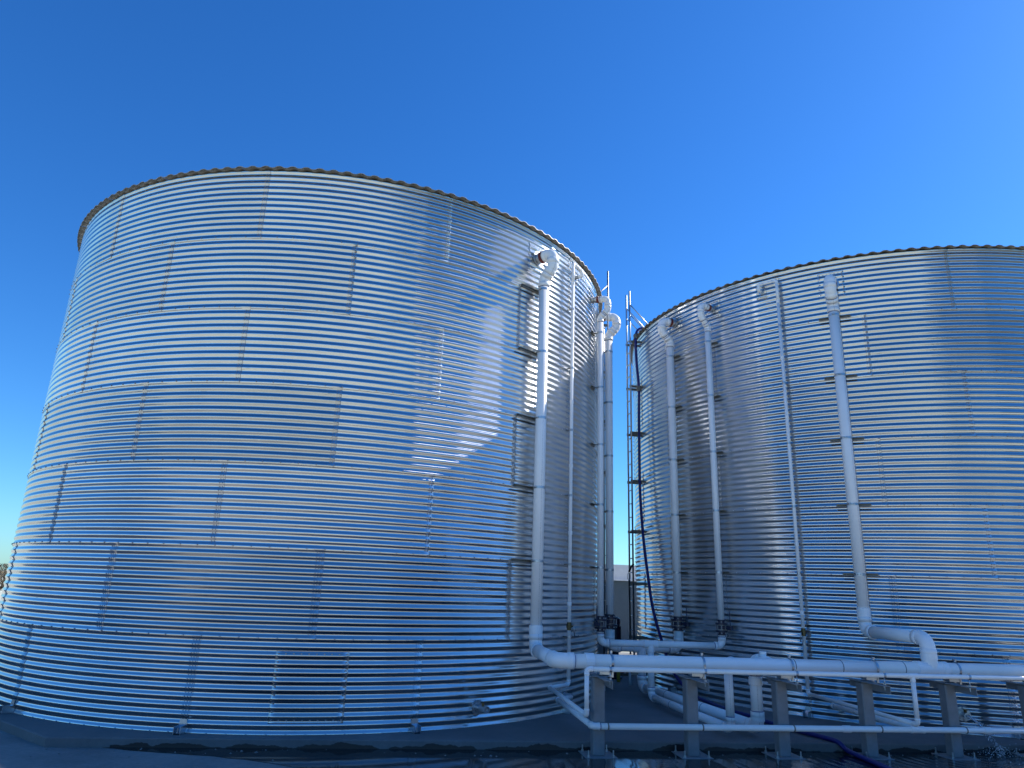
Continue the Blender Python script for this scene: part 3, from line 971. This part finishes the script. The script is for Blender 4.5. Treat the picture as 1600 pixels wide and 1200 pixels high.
# made-up grey cabinet beside the left tank, hiding sunlit ground behind the pipes
st = thing('filler_box', 'made-up grey cabinet on short legs beside the left tank, behind the white pipes', 'filler', (5.74, .15, 0))
MB().box((5.74, .15, .56), (.34, .2, .8), bev=.012).build('body', M['post'], st)
MB().box((5.74, .044, .56), (.29, .012, .72)).build('door', M['post'], st)
MB().box((5.85, .034, .58), (.02, .012, .08)).build('latch', M['galv'], st)
for sx in (-1, 1): MB().box((5.74 + sx * .13, .15, .08), (.04, .16, .16)).build('leg', M['post'], st)
into(st)

# dark blue pump motor standing behind the crossbar
pm = thing('pump_motor', 'dark blue upright pump motor behind the crossbar in the gap between the tanks', 'pump', (6.3, .9, 0))
mb = MB().lathe((6.3, .9, 0), (0, 0, 1), [(0, .16), (.04, .16), (.05, .09), (.55, .09), (.56, .15), (.62, .15), (.63, .125)], 18)
mb.build('pump_base', M['valve'], pm)
mb = MB().lathe((6.3, .9, .63), (0, 0, 1), [(0, .125), (.5, .125), (.53, .14), (.62, .13), (.67, .06)], 20)
for k in range(16):
    u = 2 * math.pi * k / 16
    mb.box((6.3 + .13 * math.cos(u), .9 + .13 * math.sin(u), .88), (.03, .008, .42), Matrix.Rotation(u, 3, 'Z'))
mb.build('motor_housing', M['valve'], pm)
MB().cyl((6.22, .85, 1.28), (6.21, .85, 1.75), .012, 8).build('vent_rod', M['strut'], pm)
into(pm)

# ------------------------------------------------------------------ beyond the gap
bd = thing('site_office', 'low white site building with deep fascia seen between the tanks', 'building', (10.5, 15.5, GZ))
MB().box((10.5, 16.0, GZ + 1.2), (9.0, 5.0, 2.4)).build('wall', M['grey_clad'], bd)
MB().box((10.5, 16.0, GZ + 2.72), (9.3, 5.3, .56)).build('fascia', M['white_clad'], bd)
MB().box((10.5, 13.36, GZ + 2.41), (9.3, .12, .07)).build('gutter', M['white_clad'], bd)
for x in np.arange(6.2, 15.0, 1.2):
    MB().box((x, 13.49, GZ + 1.2), (.05, .03, 2.38)).build('wall_batten', M['grey_clad'], bd)
into(bd)

pp = thing('portable_pump', 'small red portable pump with pale uprights on the pad deep in the gap', 'pump', (6.62, 1.6, 0))
MB().box((6.58, 1.65, .15), (.34, .3, .2), bev=.04).build('engine_body', M['red_paint'], pp)
MB().box((6.58, 1.65, .02), (.46, .4, .04)).build('skid', M['strut'], pp)
MB().lathe((6.82, 1.6, .12), (0, -1, 0), [(0, .09), (.06, .10), (.1, .06)], 16).build('volute', M['strut'], pp)
MB().cyl((6.22, .35, 0), (6.22, .35, .42), .04, 10).build('upright', M['yellow_paint'], pp)
MB().cyl((6.30, -.2, 0), (6.30, -.2, .30), .026, 10).build('upright', M['white_clad'], pp)
into(pp)

wd = random.Random(11); wm = MB()
for k in range(9000):
    a = rad(wd.uniform(-66, -8)); d = wd.uniform(44, 54)
    x, y = 5 + d * math.cos(a), -5 + d * math.sin(a)
    top = 7.5 + 3 * mnoise.noise(Vector((x * .16, y * .16, 2)))
    c = Vector((x, y, GZ + top * wd.random() ** .8)); u = Vector((wd.gauss(0, 1), wd.gauss(0, 1), wd.gauss(0, 1))).normalized(); v_ = u.orthogonal().normalized()
    q = wd.uniform(.3, .7); n = len(wm.v)
    wm.v += [c - u * q, c + v_ * q * .6, c + u * q, c - v_ * q * .6]; wm.face((n, n + 1, n + 2, n + 3))
M['wood_leaf'] = slabmat('wood_leaf', (.02, .03, .012), (.035, .05, .02), (.06, .075, .03), .5)
tag(wm.build('wood', M['wood_leaf']), 'dark green wood beyond the asphalt yard, mirrored in the tank walls', 'trees', kind='stuff')

# scrub at the far left
def shrub(x, y, h, w, label, seed):
    rng = random.Random(seed)
    T = thing('shrub', label, 'shrub', (x, y, GZ), 'scrub beyond the left tank')
    mb = MB()
    for k in range(6):
        a = rng.uniform(0, 6.28); e = Vector((x + math.cos(a) * w * .3, y + math.sin(a) * w * .3, GZ + h * .6))
        mb.tube([(x, y, GZ - .05), ((x + e.x) / 2 + .1, (y + e.y) / 2, GZ + h * .3), e], [.08, .05, .02], 6)
    mb.build('trunk', M['bark'], T)
    lf = MB()
    cl = [(rng.gauss(0, .33) * w, rng.gauss(0, .33) * w, h * rng.uniform(.35, .9), w * rng.uniform(.16, .32)) for _ in range(22)]
    for k in range(2600):
        cx, cy, cz, cr = rng.choice(cl)
        d = Vector((rng.gauss(0, 1), rng.gauss(0, 1), rng.gauss(0, 1))).normalized() * cr * rng.uniform(.5, 1)
        c = Vector((x + cx, y + cy, GZ + cz)) + d
        if c.z < GZ + .1 or c.z > GZ + h: continue
        u = Vector((rng.gauss(0, 1), rng.gauss(0, 1), rng.gauss(0, 1))).normalized(); v_ = u.orthogonal().normalized()
        s = rng.uniform(.05, .12); n = len(lf.v)
        lf.v += [c - u * s, c + v_ * s * .5, c + u * s, c - v_ * s * .5]; lf.face((n, n + 1, n + 2, n + 3))
    lf.build('crown', M['leaf'], T)
    into(T)
shrub(-38.5, 64, 2.5, 4.2, 'brown green shrub at the far left edge, tallest of the scrub behind the left tank', 1)
shrub(-35.6, 62, 1.9, 3.4, 'low dry shrub tucked against the left tank silhouette at the far left', 2)

gr = random.Random(21); gm = MB()
for k in range(90):
    x = gr.uniform(-2.4, 11); y = -5.70 - abs(gr.gauss(0, .22)); r_ = gr.uniform(.004, .014) * (1.5 if gr.random() < .1 else 1)
    n = len(gm.v); c = Vector((x, y, GZ + .006 + r_ * .3))
    for d in ((1, 0, 0), (0, 1, 0), (-1, 0, 0), (0, -1, 0), (0, 0, .7), (0, 0, -.6)):
        gm.v.append(c + Vector(d) * r_ * gr.uniform(.7, 1.3))
    for q in range(4):
        gm.face((n + q, n + (q + 1) % 4, n + 4)); gm.face((n + (q + 1) % 4, n + q, n + 5))
tag(gm.build('gravel', M['apron']), 'loose grey gravel scattered along the foot of the pad', 'gravel', kind='stuff')

# ------------------------------------------------------------------ leak splashing by the fifth post
rng = random.Random(5)
sx, sy = D12 + (R + .24) * math.cos(rad(-115.0)), (R + .24) * math.sin(rad(-115.0))
wb = MB()
jet = []
for k in range(12):
    t = k / 11
    jet.append((sx - .16 * t, sy - .75 * t, .27 - .02 * t - .36 * t * t + .004 * math.sin(k * 2.1)))
wb.tube(jet[:7], [.015, .017, .013, .015, .011, .009, .003], 8)
def drop(mb, c, r):
    n = len(mb.v); c = Vector(c)
    for d in ((1, 0, 0), (0, 1, 0), (-1, 0, 0), (0, -1, 0), (0, 0, 1.4), (0, 0, -1)): mb.v.append(c + Vector(d) * r)
    for k in range(4):
        mb.face((n + k, n + (k + 1) % 4, n + 4), 0, None, True); mb.face((n + (k + 1) % 4, n + k, n + 5), 0, None, True)
for k in range(420):
    t = rng.random()
    if k < 210:
        j = jet[rng.randrange(4, 12)]; c = (j[0] + rng.gauss(0, .02), j[1] + rng.gauss(0, .04), j[2] + rng.gauss(0, .02))
    else:
        a = rng.uniform(0, 6.28); d = abs(rng.gauss(0, .32)); c = (jet[-1][0] + math.cos(a) * d, jet[-1][1] + math.sin(a) * d * .6, GZ + .015 + abs(rng.gauss(0, .07)) * max(0, 1 - d))
    if c[1] > -5.66 and c[2] < .01: continue
    drop(wb, c, rng.uniform(.003, .009))
tag(wb.build('leaking_water', M['drop']), 'clear water spurting and splashing into the puddle beside the fifth grey post', 'water', kind='stuff')
for o in scene.objects:
    if '_w' in o: del o['_w']
